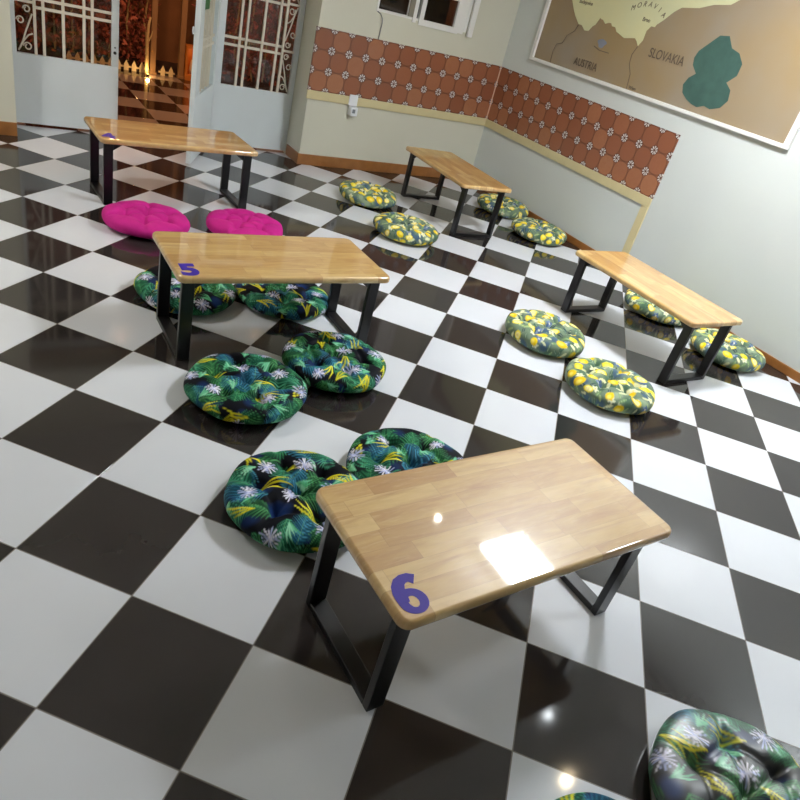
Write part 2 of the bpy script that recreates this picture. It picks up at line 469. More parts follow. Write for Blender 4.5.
def cushion_mesh(name, mat, img, seed, nt=500, nr=96, CH_=CH_):
    rng = random.Random(seed)
    # profile resampled to equal arc length
    ph = np.linspace(0, math.pi, 600)
    pr = CR_ * np.abs(np.sin(ph)) ** .50
    cz = np.cos(ph)
    pz = CH_ / 2 * (1 + np.sign(cz) * np.abs(cz) ** .80)
    arc = np.concatenate([[0], np.cumsum(np.hypot(np.diff(pr), np.diff(pz)))])
    sa = np.linspace(0, arc[-1], nr + 1)
    r = np.interp(sa, arc, pr); z = np.interp(sa, arc, pz)
    th = np.linspace(0, 2 * math.pi, nt, endpoint=False)
    Rr = r[1:-1, None]; Z = z[1:-1, None]
    lump = 1 + .016 * np.cos(6 * th + 3.14)[None, :] * (Rr / CR_) ** 4 + .010 * np.sin(2 * th + seed)[None, :] + .006 * np.sin(5 * th + seed * 2)[None, :]
    X = Rr * np.cos(th)[None, :] * lump; Y = Rr * np.sin(th)[None, :] * lump
    tuft = [(0, 0)] + [(.55 * CR_ * math.cos(k * math.pi / 3 + .2), .55 * CR_ * math.sin(k * math.pi / 3 + .2)) for k in range(6)]
    dep = np.zeros_like(X)
    for (tx, ty) in tuft:
        d = np.hypot(X - tx, Y - ty)
        dep += .034 * np.exp(-(d / .026) ** 2) + .010 * np.exp(-(d / .06) ** 2)
    def crease(p, q, a, w):
        dx, dy = q[0] - p[0], q[1] - p[1]; L = dx * dx + dy * dy
        t = np.clip(((X - p[0]) * dx + (Y - p[1]) * dy) / L, 0, 1)
        return a * np.exp(-(np.hypot(X - p[0] - t * dx, Y - p[1] - t * dy) / w) ** 2)
    cr = np.zeros_like(X)
    for k in range(6):
        p = tuft[1 + k]; q = tuft[1 + (k + 1) % 6]
        cr = np.maximum(cr, crease((0, 0), p, .011, .013)); cr = np.maximum(cr, crease(p, q, .010, .012))
        a = k * math.pi / 3 + .2 + rng.uniform(-.06, .06)
        cr = np.maximum(cr, crease(p, (CR_ * .93 * math.cos(a), CR_ * .93 * math.sin(a)), .011, .015))
    top = np.clip((Z - CH_ * .45) / (CH_ * .5), 0, 1)
    wob = .003 * np.sin(X * 41 + seed) * np.cos(Y * 37 + seed * 1.7)
    Zf = np.maximum(Z - (dep + cr) * top + wob * top, .002 * (Z > .004))
    bot = np.clip(1 - Z / .012, 0, 1)
    nv = 2 + (nr - 1) * nt
    V = np.zeros((nv, 3)); V[0] = (0, 0, CH_ - .040); V[1] = (0, 0, 0)
    V[2:, 0] = X.ravel(); V[2:, 1] = Y.ravel(); V[2:, 2] = (Zf + 0 * bot).ravel()
    F = []
    for k in range(nt):
        F.append((0, 2 + k, 2 + (k + 1) % nt))
    idx = np.arange(nt); nx = (idx + 1) % nt
    quads = np.concatenate([np.stack([2 + i * nt + idx, 2 + (i + 1) * nt + idx, 2 + (i + 1) * nt + nx, 2 + i * nt + nx], 1) for i in range(nr - 2)])
    F += [tuple(q) for q in quads.tolist()]
    o_ = 2 + (nr - 2) * nt
    for k in range(nt):
        F.append((1, o_ + (k + 1) % nt, o_ + k))
    me = bpy.data.meshes.new(name)
    me.from_pydata(V.tolist(), [], F)
    if img is not None:
        px = SPAN / S
        tx = sa[1:-1, None] * np.cos(th)[None, :]; ty = sa[1:-1, None] * np.sin(th)[None, :]
        tx = np.concatenate([[0, 0], tx.ravel()]); ty = np.concatenate([[0, 0], ty.ravel()])
        u = np.clip((tx + SPAN / 2) / px, 0, S - 2); v = np.clip((ty + SPAN / 2) / px, 0, S - 2)
        iu, iv = u.astype(int), v.astype(int); fu, fv = (u - iu)[:, None], (v - iv)[:, None]
        c = (img[iv, iu] * (1 - fu) + img[iv, iu + 1] * fu) * (1 - fv) + (img[iv + 1, iu] * (1 - fu) + img[iv + 1, iu + 1] * fu) * fv
        at = me.color_attributes.new('print', 'FLOAT_COLOR', 'POINT')
        at.data.foreach_set('color', np.concatenate([c, np.ones((len(c), 1))], 1).ravel())
    me.materials.append(mat)
    me.polygons.foreach_set('use_smooth', [True] * len(me.polygons))
    me.update()
    return me


def cloth_mat(name, rough=.62):
    t = NT(name)
    a = t.n('ShaderNodeAttribute', attribute_name='print')
    co = t.n('ShaderNodeTexCoord').outputs['Object']
    t.set(Base_Color=a.outputs['Color'], Roughness=rough, Specular_IOR_Level=.12)
    t.bump(t.noise(co, 240, 2), .25, .001)
    return t.m


M['palm'] = cloth_mat('palm_print_cloth'); M['lemon'] = cloth_mat('lemon_print_cloth')

# ------------------------------------------------------------------ the room
XL, YF, ZC = -6.9, -10.2, 2.95
GY = .33                                    # plane of the gate
GX0, GX1 = -4.49, -2.11                     # gate opening
struct(MB().box(XL - .15, .15, YF - .15, GY, -.12, 0).build('floor', M['floor']))
b = MB()                                    # back wall with window and gate openings
WX0, WX1, WZ0, WZ1 = -1.575, -.56, 1.425, 2.35
b.box(GX1, WX0, 0, .38, 0, ZC); b.box(WX0, WX1, 0, .38, 0, WZ0); b.box(WX0, WX1, 0, .38, WZ1, ZC); b.box(WX1, .15, 0, .38, 0, ZC)
b.box(GX0, GX1, 0, .38, 2.18, ZC); b.box(XL - .15, GX0, 0, .38, 0, ZC)
struct(b.build('wall_back', M['wall_back']))
struct(MB().box(0, .15, YF - .15, 0, 0, ZC).build('wall_right', M['wall_right']))
struct(MB().box(XL - .15, XL, YF - .15, 0, 0, ZC).build('wall_left', M['wall_back']))
struct(MB().box(XL, 0, YF - .15, YF, 0, ZC).build('wall_front', M['wall_back']))
struct(MB().box(XL - .15, .15, YF - .15, .38, ZC, ZC + .12).build('ceiling', M['ceiling']))
# skirting
b = MB(); b.box(GX1 - .014, -.012, -.014, 0, 0, .102); b.box(GX1 - .014, GX1, 0, .29, 0, .102)
struct(b.build('baseboard_back', M['base_wood'], bevel=.004))
struct(MB().box(-.012, 0, YF, 0, 0, .065).build('baseboard_right', M['base_wood'], bevel=.004))
struct(MB().box(XL, GX0, -.014, 0, 0, .102).build('baseboard_left', M['base_wood'], bevel=.004))
# tile band, yellow strips
struct(MB().box(-2.128, 0, -.010, 0, .680, 1.2035).build('trim_1', M['tiles_back']))
struct(MB().box(-.010, 0, -2.447, -.010, .680, 1.2035).build('trim_2', M['tiles_right']))
struct(MB().box(-2.128, -.014, -.016, 0, .604, .680).build('trim_3', M['yellow'], bevel=.003))
struct(MB().box(-.016, 0, -2.447, -.0, .604, .680).build('trim_4', M['yellow'], bevel=.003))
struct(MB().box(-.016, 0, -2.447, -2.372, .0655, .604).build('trim_5', M['yellow'], bevel=.003))
struct(MB().box(-.018, -.010, -.018, -.010, .680, 1.2035).build('trim_6', M['joint']))

# ------------------------------------------------------------------ window in the back wall
w = struct(empty('window_1', ((WX0 + WX1) / 2, .05, WZ0)))
wl = Vector(w.location)


def wbox(*args):
    x0, x1, y0, y1, z0, z1 = args
    return (x0 - wl.x, x1 - wl.x, y0 - wl.y, y1 - wl.y, z0 - wl.z, z1 - wl.z)


b = MB(); b.box(*wbox(WX0, WX0 + .015, -.006, .06, WZ0, WZ1)); b.box(*wbox(WX1 - .035, WX1, -.012, .06, WZ0, WZ1)); b.box(*wbox(WX0 + .015, WX1 - .035, -.004, .06, WZ1 - .04, WZ1)); b.box(*wbox(WX0 + .015, WX1 - .035, -.004, .06, WZ0, WZ0 + .018))
b.build('window_frame', M['frame_white'], w, bevel=.003)
b = MB(); b.box(*wbox(-1.245, -1.19, -.014, .045, WZ0 + .019, WZ1 - .041)); b.build('mullion', M['alu'], w, bevel=.003)
b = MB(); b.box(*wbox(-1.19, -1.150, -.012, .045, 1.405, WZ1 - .041)); b.box(*wbox(-.66, -.596, -.012, .045, 1.405, WZ1 - .041))
b.build('window_post', M['frame_white'], w, bevel=.002)
MB().box(*wbox(-1.1495, -1.1205, .02, .03, WZ0 + .019, WZ1 - .041)).build('dark_gap_strip', M['dark'], w)  # dark backing strip painted in for the shaded gap between frames
for (x0, x1, l, rr_, bt, yf) in ((-1.56, -1.245, .004, .004, WZ0 + .019, -.004), (-1.12, -.66, .048, .058, 1.395, -.016)):
    s = MB(); zt = WZ1 - .041
    s.box(*wbox(x0, x0 + l, yf, .03, bt, zt)); s.box(*wbox(x1 - rr_, x1, yf, .03, bt, zt)); s.box(*wbox(x0 + l, x1 - rr_, yf, .03, zt - .04, zt))
    s.box(*wbox(x0 + l, x1 - rr_, yf, .03, bt, max(1.446, bt + .004))); s.box(*wbox(x0 + l, x1 - rr_, yf, .03, 1.665, 1.70))
    s.build('sash', M['frame_white'], w, bevel=.0015)
    MB().box(*wbox(x0 + l, x1 - rr_, .012, .016, WZ0 + .019, zt)).build('window_pane', M['dim_interior'], w)
MB().box(*wbox(-.559, -.50, -.045, -.02, 1.395, WZ1)).build('open_shutter', M['frame_white'], w, bevel=.003)

# ------------------------------------------------------------------ gates
def scroll(b, cx, cz, R, a0, turns, y, rad=.0065, r1=.3):
    pts = []
    n = 26
    for i in range(n + 1):
        f = i / n; a = a0 + turns * 2 * math.pi * f; r = R * (1 - (1 - r1) * f)
        pts.append((cx + r * math.cos(a), y, cz + r * math.sin(a)))
    b.tube(pts, rad, 6)


def gate_leaf(name, width, origin, rz, mirror=False, scrolls=True, glass_on='glass', thick=.04, cols=None, st=.055, st2=.045):
    """local x from the hinge/outer stile, local y through the thickness, panel z .025-2.14"""
    g = struct(empty(name, origin, rz))
    mx = (lambda x: width - x) if mirror else (lambda x: x)
    def bx(b, x0, x1, y0, y1, z0, z1):
        a, c = sorted((mx(x0), mx(x1))); b.box(a, c, y0, y1, z0, z1)
    h = thick / 2
    b = MB()
    bx(b, 0, width, -h, h, .02, .55)
    b.build('solid_panel', M['gate_white'], g, bevel=.004)
    b = MB()
    bx(b, 0, st, -h, h, .55, 2.14); bx(b, width - st2, width, -h, h, .55, 2.14); bx(b, st, width - st2, -h, h, 2.06, 2.14)
    b.build('gate_frame', M['gate_white'], g, bevel=.003)
    b = MB()
    for x in cols:
        bx(b, x - .010, x + .010, -.014, .006, .551, 2.06)
    xe = cols[-1] if scrolls else width - st2
    for z in (.885, .945, 1.285, 1.65, 1.71):
        bx(b, st, xe, -.011, .004, z - .010, z + .010)
    if scrolls:
        for z in (.915, 1.30, 1.68):
            bx(b, cols[-1], width - st2, -.011, .004, z - .009, z + .009)
    b.build('grille', M['gate_cream'], g)
    if scrolls:
        b = MB()
        xa, xb = sorted((mx(cols[-1] + .01), mx(width - st2)))
        wx = xb - xa; sg = 1 if not mirror else -1
        X = lambda f: (xa + f * wx) if not mirror else (xb - f * wx)
        y = -.004
        # lower cell: stem rising from bottom right to the left bar, volutes beside it
        for (z0, z1, fl) in ((.56, .905, 1), (.925, 1.29, 0), (1.31, 1.67, 1), (1.69, 2.05, 0)):
            H = z1 - z0
            Z = (lambda f: z0 + f * H) if fl else (lambda f: z1 - f * H)
            s1 = 1 if fl else -1
            b.tube([(X(.88), y, Z(.02)), (X(.62), y, Z(.22)), (X(.42), y, Z(.45)), (X(.2), y, Z(.66)), (X(.05), y, Z(.80))], .0065, 6)
            b.tube([(X(.05), y, Z(.40)), (X(.3), y, Z(.36)), (X(.55), y, Z(.24)), (X(.8), y, Z(.06))], .0055, 6)
            for (f, g_, R) in ((.36, .12, .030), (.72, .64, .028), (.34, .88, .026)):
                pts = []
                for i in range(25):
                    q = i / 24; a = s1 * (math.pi * 2.4 * q) + (0 if fl else .6); r = R * (1 - .55 * q)
                    pts.append((X(f) + sg * r * math.cos(a), y, Z(g_) + r * math.sin(a)))
                b.tube(pts, .005, 6)
        b.build('scrollwork', M['gate_cream'], g, smooth=True)
    if glass_on:
        b = MB(); bx(b, st, width - st2, .0065 if glass_on != 'glass' else .009, .013, .55, 2.06) if glass_on == 'glass' else bx(b, st, width - st2, -.020, -.0145, .55, 2.06); b.build('glass_pane', M[glass_on], g)
    return g


# right-hand fixed panel, left-hand fixed panel, open leaf
g2 = gate_leaf('door_2', .77, (-2.88, GY + .02, 0), 0, cols=[.20, .26, .41, .55, .61], st=.06, st2=.05)
g3 = gate_leaf('door_3', .795, (-4.485, GY + .02, 0), 0, mirror=True, cols=[.20, .26, .41, .55, .61], st=.055, st2=.05)
LA = math.atan2(-.887, -.462)
g1 = gate_leaf('door_1', .81, (-2.90, GY - .005, 0), LA, scrolls=False, glass_on='pale_pane', cols=[.19, .25, .38, .51, .57], st=.08, st2=.16)
for z in (.20, .72, 1.75):
    MB().tube([(-.008, .0, z - .035), (-.008, .0, z + .035)], .011, 10).build('hinge', M['dark'], g1, smooth=True)
b = MB()
for k in range(14):
    a0, a1 = 2 * math.pi * k / 14, 2 * math.pi * (k + 1) / 14
    for (r0, r1) in ((.011, .028),):
        P = [(r0 * math.cos(a0), r0 * math.sin(a0)), (r1 * math.cos(a0), r1 * math.sin(a0)), (r1 * math.cos(a1), r1 * math.sin(a1)), (r0 * math.cos(a1), r0 * math.sin(a1))]
        b.prism(P, .006, Matrix.Translation((.845, -.016, 1.03)) @ Matrix.Rotation(math.pi / 2, 4, 'X'))
b.box(.79, .822, -.0225, -.0205, 1.015, 1.045)
b.build('latch_eye', M['white_plastic'], g1)
MB().box(.50, .66, .0205, .0225, 1.17, 1.32).build('green_sticker', M['green'], g1)['label'] = 'green sticker'
b = MB(); b.disc((.03, -.021, .66), .012, .006, 16, 'y'); b.disc((.03, -.021, .70), .006, .006, 12, 'y')
b.build('lock', M['dark'], g3).location = (.735, 0, 0)

# ------------------------------------------------------------------ socket and cord
so = empty('wall_socket', (-1.65, -.016, .60))
tag(so, 'white wall socket with a plugged in adaptor on the yellow strip under the tile band', 'socket')
MB().box(-.045, .045, -.014, 0, -.0, .10).build('face_plate', M['white_plastic'], so, bevel=.004)
b = MB(); b.box(-.03, .045, -.055, .016, -.085, -.001); b.build('adaptor', M['white_plastic'], so, bevel=.008)
MB().box(-.015, .015, -.0575, -.055, -.055, -.02).build('adaptor_mark', M['grey_plastic'], so)
b = MB(); b.tube([(-1.565, -.006, 1.425), (-1.53, -.012, 1.41), (-1.502, -.012, 1.375), (-1.497, -.012, 1.34), (-1.503, -.013, 1.25), (-1.505, -.012, 1.205)], .004, 8)
cd_ = b.build('cord', M['grey_plastic'], w, smooth=True); cd_.location = -wl

# ------------------------------------------------------------------ framed map on the right wall
def wm(d=0.0):          # local x -> along the wall away from the corner, local y -> up, local z -> into the room
    return Matrix(((0, 0, -1, -d), (-1, 0, 0, 0), (0, 1, 0, 0), (0, 0, 0, 1)))


mp = empty('wall_map', (0, -1.85, 1.36))
tag(mp, 'large framed map of Moravia, Austria and Slovakia in a white frame on the right wall', 'map')
MPI = Matrix.Translation((0, 1.85, -1.36))
mt = lambda d: MPI @ wm(d)
T0, T1, Z0, Z1 = .464, 3.30, 1.383, 2.62
b = MB()
for (t0, t1, z0, z1) in ((T0 - .045, T0, Z0 - .028, Z1 + .03), (T1, T1 + .045, Z0 - .028, Z1 + .03), (T0, T1, Z0 - .028, Z0), (T0, T1, Z1, Z1 + .03)):
    b.prism([(t0, z0), (t1, z0), (t1, z1), (t0, z1)], .032, mt(.0))
b.build('map_frame', M['frame_white'], mp, bevel=.004)


def paper(name, c1, c2):
    t = NT(name)
    P = t.n('ShaderNodeNewGeometry').outputs['Position']
    t.set(Base_Color=t.ramp(t.noise(P, 1.4, 3), [(.35, c1), (.65, c2)]), Roughness=.35)
    return t.m


M['map_brown'] = paper('map_brown', srgb(152, 128, 92), srgb(150, 136, 118))
M['map_cream'] = paper('map_cream', srgb(214, 208, 160), srgb(206, 206, 168))
M['map_green'] = plain('map_green', srgb(62, 92, 84), .5, .12, 14)
M['map_line'] = plain('map_ink', srgb(92, 78, 66), .5, .1)
M['map_blue'] = plain('map_lake', srgb(126, 132, 146), .5, .1)
b = MB(); b.prism([(T0 + .0005, Z0 + .0005), (T1 - .0005, Z0 + .0005), (T1 - .0005, Z1 - .0005), (T0 + .0005, Z1 - .0005)], .010, mt(0)); b.build('map_sheet', M['map_brown'], mp)
cream = [(.70, 2.05), (.74, 1.92), (.80, 1.85), (.84, 1.81), (.88, 1.78), (.92, 1.75), (.965, 1.75), (1.02, 1.715), (1.07, 1.72), (1.10, 1.76), (1.13, 1.78), (1.16, 1.84), (1.18, 1.83), (1.20, 1.83), (1.24, 1.805), (1.28, 1.82), (1.31, 1.82), (1.33, 1.80), (1.37, 1.80), (1.40, 1.77), (1.44, 1.76), (1.51, 1.74), (1.57, 1.75), (1.63, 1.76), (1.66, 1.74), (1.69, 1.71), (1.72, 1.76), (1.72, 1.83), (1.75, 1.87), (1.79, 1.87), (1.80, 1.89), (1.85, 1.93), (1.92, 2.00), (1.98, 2.04), (2.06, 2.05), (2.14, 2.06), (2.26, 2.10), (2.40, 2.12), (2.52, 2.2), (2.66, 2.22), (2.8, 2.34), (2.78, 2.46), (2.6, 2.5), (2.3, 2.46), (1.9, 2.55), (1.5, 2.52), (1.1, 2.56), (.8, 2.48), (.62, 2.4), (.58, 2.25), (.66, 2.15)]
b = MB(); b.prism(cream, .0022, mt(.010)); b.build('cream_region', M['map_cream'], mp)
b = MB()
for ln in ([(.92, 1.745), (.90, 1.69), (.82, 1.64), (.79, 1.57), (.72, 1.55), (.70, 1.49), (.71, 1.385)], [(1.69, 1.71), (1.66, 1.64), (1.67, 1.57), (1.72, 1.50), (1.74, 1.385)],
           [(1.20, 1.62), (1.28, 1.60), (1.40, 1.60)]):
    P = [(mt(.0105) @ Vector((x, y, 0))) for x, y in ln]
    b = MB(); b.tube(P, .0028, 6); b.build('border_line', M['map_line'], mp)
lake = [(1.28 + .05 * math.cos(a) * (1 + .3 * math.sin(3 * a)), 1.655 + .035 * math.sin(a)) for a in [k * math.pi / 9 for k in range(18)]]
b = MB(); b.prism(lake, .001, mt(.010)); b.build('map_lake', M['map_blue'], mp)
tree = [(2.30, 1.84), (2.25, 1.79), (2.235, 1.74), (2.25, 1.69), (2.31, 1.64), (2.26, 1.60), (2.235, 1.545), (2.26, 1.49), (2.32, 1.455), (2.38, 1.435), (2.44, 1.425), (2.50, 1.45), (2.56, 1.44), (2.64, 1.47), (2.68, 1.53), (2.66, 1.60), (2.60, 1.64), (2.66, 1.70), (2.66, 1.78), (2.60, 1.84), (2.52, 1.86), (2.46, 1.93), (2.38, 1.92)]
b = MB(); b.prism([(x + .045, y) for x, y in tree], .0024, mt(.010)); b.build('green_tree', M['map_green'], mp)


def text_mesh(name, body, size, mat, parent, m, offset=0.0, shear=0.0, extrude=.0006, spacing=1.0, sx=1.0):
    cu = bpy.data.curves.new(name, 'FONT'); cu.body = body; cu.size = size; cu.align_x = 'CENTER'; cu.align_y = 'CENTER'
    cu.extrude = extrude; cu.offset = offset; cu.shear = shear; cu.space_character = spacing
    tmp = bpy.data.objects.new(name, cu); COL.objects.link(tmp)
    bpy.context.view_layer.update()
    me = bpy.data.meshes.new_from_object(tmp.evaluated_get(bpy.context.evaluated_depsgraph_get()))
    bpy.data.objects.remove(tmp)
    me.name = name
    me.transform(m @ Matrix.Diagonal((sx, 1, 1, 1)))
    me.materials.clear(); me.materials.append(mat)
    o = bpy.data.objects.new(name, me)
    return link(o, parent)


def wtext(body, t, z, size, tilt=0.0, **kw):
    return text_mesh('map_lettering', body, size, M['map_line'], mp, mt(.0135) @ Matrix.Translation((t, z, 0)) @ Matrix.Rotation(tilt, 4, 'Z'), **kw)


wtext('AUSTRIA', 1.175, 1.462, .090, sx=.86); wtext('SLOVAKIA', 2.02, 1.69, .098, sx=.82)
for i, ch in enumerate('MORAVIA'):
    f = i / 6 - .5
    wtext(ch, 1.66 + f * .34, 2.015 - .10 * f * f * 2 + .0, .055, tilt=-f * .5, shear=.25)
wtext('Brno', 1.68, 1.905, .042, offset=.0006); wtext('Budejovice', .93, 1.925, .042, sx=.95, offset=.0006); wtext('Wien', 1.80, 1.405, .034, sx=1.1, offset=.0006)

# ------------------------------------------------------------------ tables
TL, TW, TZ, TT = 1.07, .519, .450, .034


def rounded(L, W, r, inset, seg=8):
    out = []
    for (cx, cy, a0) in ((L / 2 - r, W / 2 - r, 0), (-L / 2 + r, W / 2 - r, 90), (-L / 2 + r, -W / 2 + r, 180), (L / 2 - r, -W / 2 + r, 270)):
        for k in range(seg + 1):
            a = math.radians(a0 + 90 * k / seg)
            out.append((cx + (r - inset) * math.cos(a), cy + (r - inset) * math.sin(a)))
    return out


def make_table():
    t = empty('low_table')
    bm = bmesh.new()
    prof = [(.008, TZ - TT), (.002, TZ - TT + .004), (0, TZ - TT + .010), (0, TZ - .012), (.002, TZ - .006), (.006, TZ - .0015), (.012, TZ)]
    loops = [[bm.verts.new((x, y, z)) for x, y in rounded(TL, TW, .035, i)] for i, z in prof]
    n = len(loops[0])
    for A, B in zip(loops, loops[1:]):
        for k in range(n): bm.faces.new((A[k], A[(k + 1) % n], B[(k + 1) % n], B[k]))
    bm.faces.new(loops[0][::-1]); bm.faces.new(loops[-1])
    me = bpy.data.meshes.new('tabletop'); bm.to_mesh(me); bm.free(); me.materials.append(M['wood'])
    for p in me.polygons: p.use_smooth = len(p.vertices) == 4
    link(bpy.data.objects.new('tabletop', me), t)
    yo = TW / 2 - .054; xo = TL / 2 - .030; zt = TZ - TT
    for s in (-1, 1):
        x0, x1 = sorted((s * xo, s * (xo - .058)))
        f = MB().box(x0, x1, -yo + .026, yo - .026, 0, .026).build('leg_frame', M['steel'], t, bevel=.003)
        for sy in (-1, 1):
            y0, y1 = sorted((sy * yo, sy * (yo - .026)))
            MB().box(x0, x1, y0, y1, 0, zt - .003).build('leg', M['steel'], f, bevel=.003)
            xi = x0 if s > 0 else x1            # inner face
            b = MB(); m = Matrix.Translation((xi, (y0 + y1) / 2 + .002, zt - .003)) @ Matrix.Rotation(math.pi / 2, 4, 'X')
            b.prism([(0, 0), (-s * .065, 0), (-s * .058, -.012), (-s * .010, -.045), (0, -.05)], .004, m)
            b.build('bracket', M['steel'], f)
        b = MB(); b.box(x0, x1, -yo + .027, yo - .027, zt - .003, zt - .0); b.build('mounting_plate', M['steel'], f)
    return t


def children(o):
    return [c for c in COL.objects if c.parent == o]


def copy_tree(o, parent=None):
    kids = children(o)
    c = o.copy(); COL.objects.link(c)
    if parent is not None: c.parent = parent
    for k in kids: copy_tree(k, c)
    return c


def six_mesh(parent):
    """bold figure 6 cut from purple vinyl"""
    bm = bmesh.new()
    m = Matrix.Translation((-.473 - .043, -.178 - .0625, TZ + .0006)) @ Matrix.Scale(.125, 4)
    outer, inner = [], []
    for k in range(32):
        a = 2 * math.pi * k / 32
        outer.append(bm.verts.new(m @ Vector((.345 + .335 * math.cos(a), .315 + .315 * math.sin(a), 0))))
        inner.append(bm.verts.new(m @ Vector((.345 + .115 * math.cos(a), .30 + .145 * math.sin(a), 0))))
    for k in range(32):
        j = (k + 1) % 32
        bm.faces.new((outer[k], outer[j], inner[j], inner[k]))
    P = [(.66, .80, .13), (.54, .885, .115), (.42, .885, .115), (.30, .83, .13), (.21, .71, .145), (.16, .56, .15), (.145, .42, .142), (.14, .33, .13)]
    L = []
    for i, (x, y, w) in enumerate(P):
        a = P[max(0, i - 1)]; c = P[min(len(P) - 1, i + 1)]
        d = Vector((c[0] - a[0], c[1] - a[1])).normalized(); n = Vector((-d.y, d.x))
        L.append((bm.verts.new(m @ Vector((x + n.x * w, y + n.y * w, .0016))), bm.verts.new(m @ Vector((x - n.x * w, y - n.y * w, .0016)))))
    for A, B in zip(L, L[1:]): bm.faces.new((A[0], B[0], B[1], A[1]))
    bmesh.ops.recalc_face_normals(bm, faces=bm.faces)
    me = bpy.data.meshes.new('table_number'); bm.to_mesh(me); bm.free(); me.materials.append(M['sticker'])
    o = link(bpy.data.objects.new('table_number', me), parent)
    sd = o.modifiers.new('thickness', 'SOLIDIFY'); sd.thickness = .0006; sd.offset = 0
    o['label'] = 'purple number 6'


proto = make_table()
TABLES = [(-3.617, -5.128, 1.45, '6', 'low wooden table with purple number 6, nearest of all the tables'),
          (-3.641, -3.234, -.25, '5', 'low wooden table with purple number 5, between the pink cushions and table 6'),
          (-3.618, -1.199, 2.8, '4', 'low wooden table with purple number 4, in front of the white gate'),
          (-1.148, -1.218, -92.8, None, 'low wooden table standing near the corner of the room below the tile band'),
          (-1.103, -3.570, -90.2, None, 'low wooden table cut by the right edge, beside the right wall past the tile band')]
tabs = [proto] + [copy_tree(proto) for _ in TABLES[1:]]
for o, (x, y, a, num, lab) in zip(tabs, TABLES):
    o.location = (x, y, 0); o.rotation_euler = (0, 0, math.radians(a))
    tag(o, lab, 'table', 'low wooden tables in the dining room')
    if num == '6':
        six_mesh(o)
    elif num:
        text_mesh('table_number', num, {'6': .170, '5': .158, '4': .158}[num], M['sticker'], o, Matrix.Translation((-.473, -.178 if num == '6' else -.188, TZ + .0006)), offset=.0075, extrude=.0004, sx={'6': 1.02, '5': 1.05, '4': .95}[num])['label'] = 'purple number ' + num

# ------------------------------------------------------------------ cushions
palm = [cushion_mesh('palm_cushion_mesh', M['palm'], palm_print(sd), sd) for sd in (3, 8, 14)]
lemon = [cushion_mesh('lemon_cushion_mesh', M['lemon'], lemon_print(sd), sd, 440, 84, .132) for sd in (5, 11)]
pink = [cushion_mesh('pink_cushion_mesh', M['pink'], None, 2, 220, 60)]
GP, GL, GK = 'palm print floor cushions', 'lemon print floor cushions', 'pink floor cushions'
CUSH = [
    (palm, 0, -3.930, -3.781, 20, 'round black palm leaf cushion in front of table 5, left of the pair', GP),
    (palm, 1, -3.417, -3.620, 75, 'round black palm leaf cushion in front of table 5, by its right leg frame', GP),
    (palm, 2, -3.988, -4.525, 140, 'round black palm leaf cushion behind the left corner of table 6', GP),
    (palm, 0, -3.472, -4.480, 205, 'round black palm leaf cushion mostly hidden behind the middle of table 6', GP),
    (palm, 1, -3.935, -2.803, 250, 'round palm leaf cushion behind table 5, seen between its left legs', GP),
    (palm, 2, -3.405, -2.887, 300, 'round palm leaf cushion behind table 5, seen under the middle of its top', GP),
    (palm, 2, -3.820, -6.035, 30, 'palm leaf cushion at the bottom edge of the photo in front of table 6', GP),
    (palm, 1, -3.260, -6.000, 110, 'shiny palm leaf cushion in the bottom right corner of the photo', GP),
    (lemon, 0, -1.848, -3.482, 10, 'lemon print cushion left of the right-hand table, the one nearer the far corner', GL),
    (lemon, 1, -1.866, -4.094, 70, 'lemon print cushion left of the right-hand table, the one nearest table 6', GL),
    (lemon, 1, -1.844, -.973, 160, 'lemon print cushion left of the corner table, the one nearest the skirting board', GL),
    (lemon, 0, -1.907, -1.768, 230, 'lemon print cushion left of the corner table, the one farther from the skirting board', GL),
    (lemon, 0, -.300, -1.015, 100, 'lemon print cushion behind the corner table, partly hidden by its front legs', GL),
    (lemon, 1, -.364, -1.672, 290, 'lemon print cushion against the right wall between the two right-hand tables', GL),
    (lemon, 1, -.375, -3.180, 15, 'lemon print cushion behind the right-hand table, seen under its long edge', GL),
    (lemon, 0, -.375, -3.850, 330, 'lemon print cushion behind the near leg of the right-hand table', GL),
    (pink, 0, -3.920, -1.800, 0, 'plain pink cushion at the left edge in front of table 4', GK),
    (pink, 0, -3.274, -1.843, 40, 'plain pink cushion partly covered by the far edge of table 5', GK),
]
for (kind, i, x, y, a, lab, grp) in CUSH:
    o = bpy.data.objects.new('floor_cushion', kind[i])
    o.location = (x, y, 0); o.rotation_euler = (0, 0, math.radians(a))
    tag(link(o), lab, 'cushion', grp)

glare_coat = M['palm'].copy(); glare_coat.name = 'palm_print_glare_coat'  # strong coat added so this one cushion imitates glare
wb = glare_coat.node_tree.nodes['Principled BSDF']; wb.inputs['Coat Weight'].default_value = 1; wb.inputs['Coat Roughness'].default_value = .4; wb.inputs['Coat IOR'].default_value = 1.9
for o in COL.objects:
    if o.get('label', '').startswith('shiny palm'):
        o.data = o.data.copy(); o.data.materials[0] = glare_coat

# ------------------------------------------------------------------ outside the gate
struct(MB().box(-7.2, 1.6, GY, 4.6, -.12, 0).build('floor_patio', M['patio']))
struct(MB().box(-7.2, 1.6, 4.3, 4.45, 0, 3.0).build('wall_outside', M['brown_out']))
# low kerb under the hedge
struct(MB().box(-5.6, .9, 3.36, 4.2, 0, .03).build('trim_7', M['soil']))


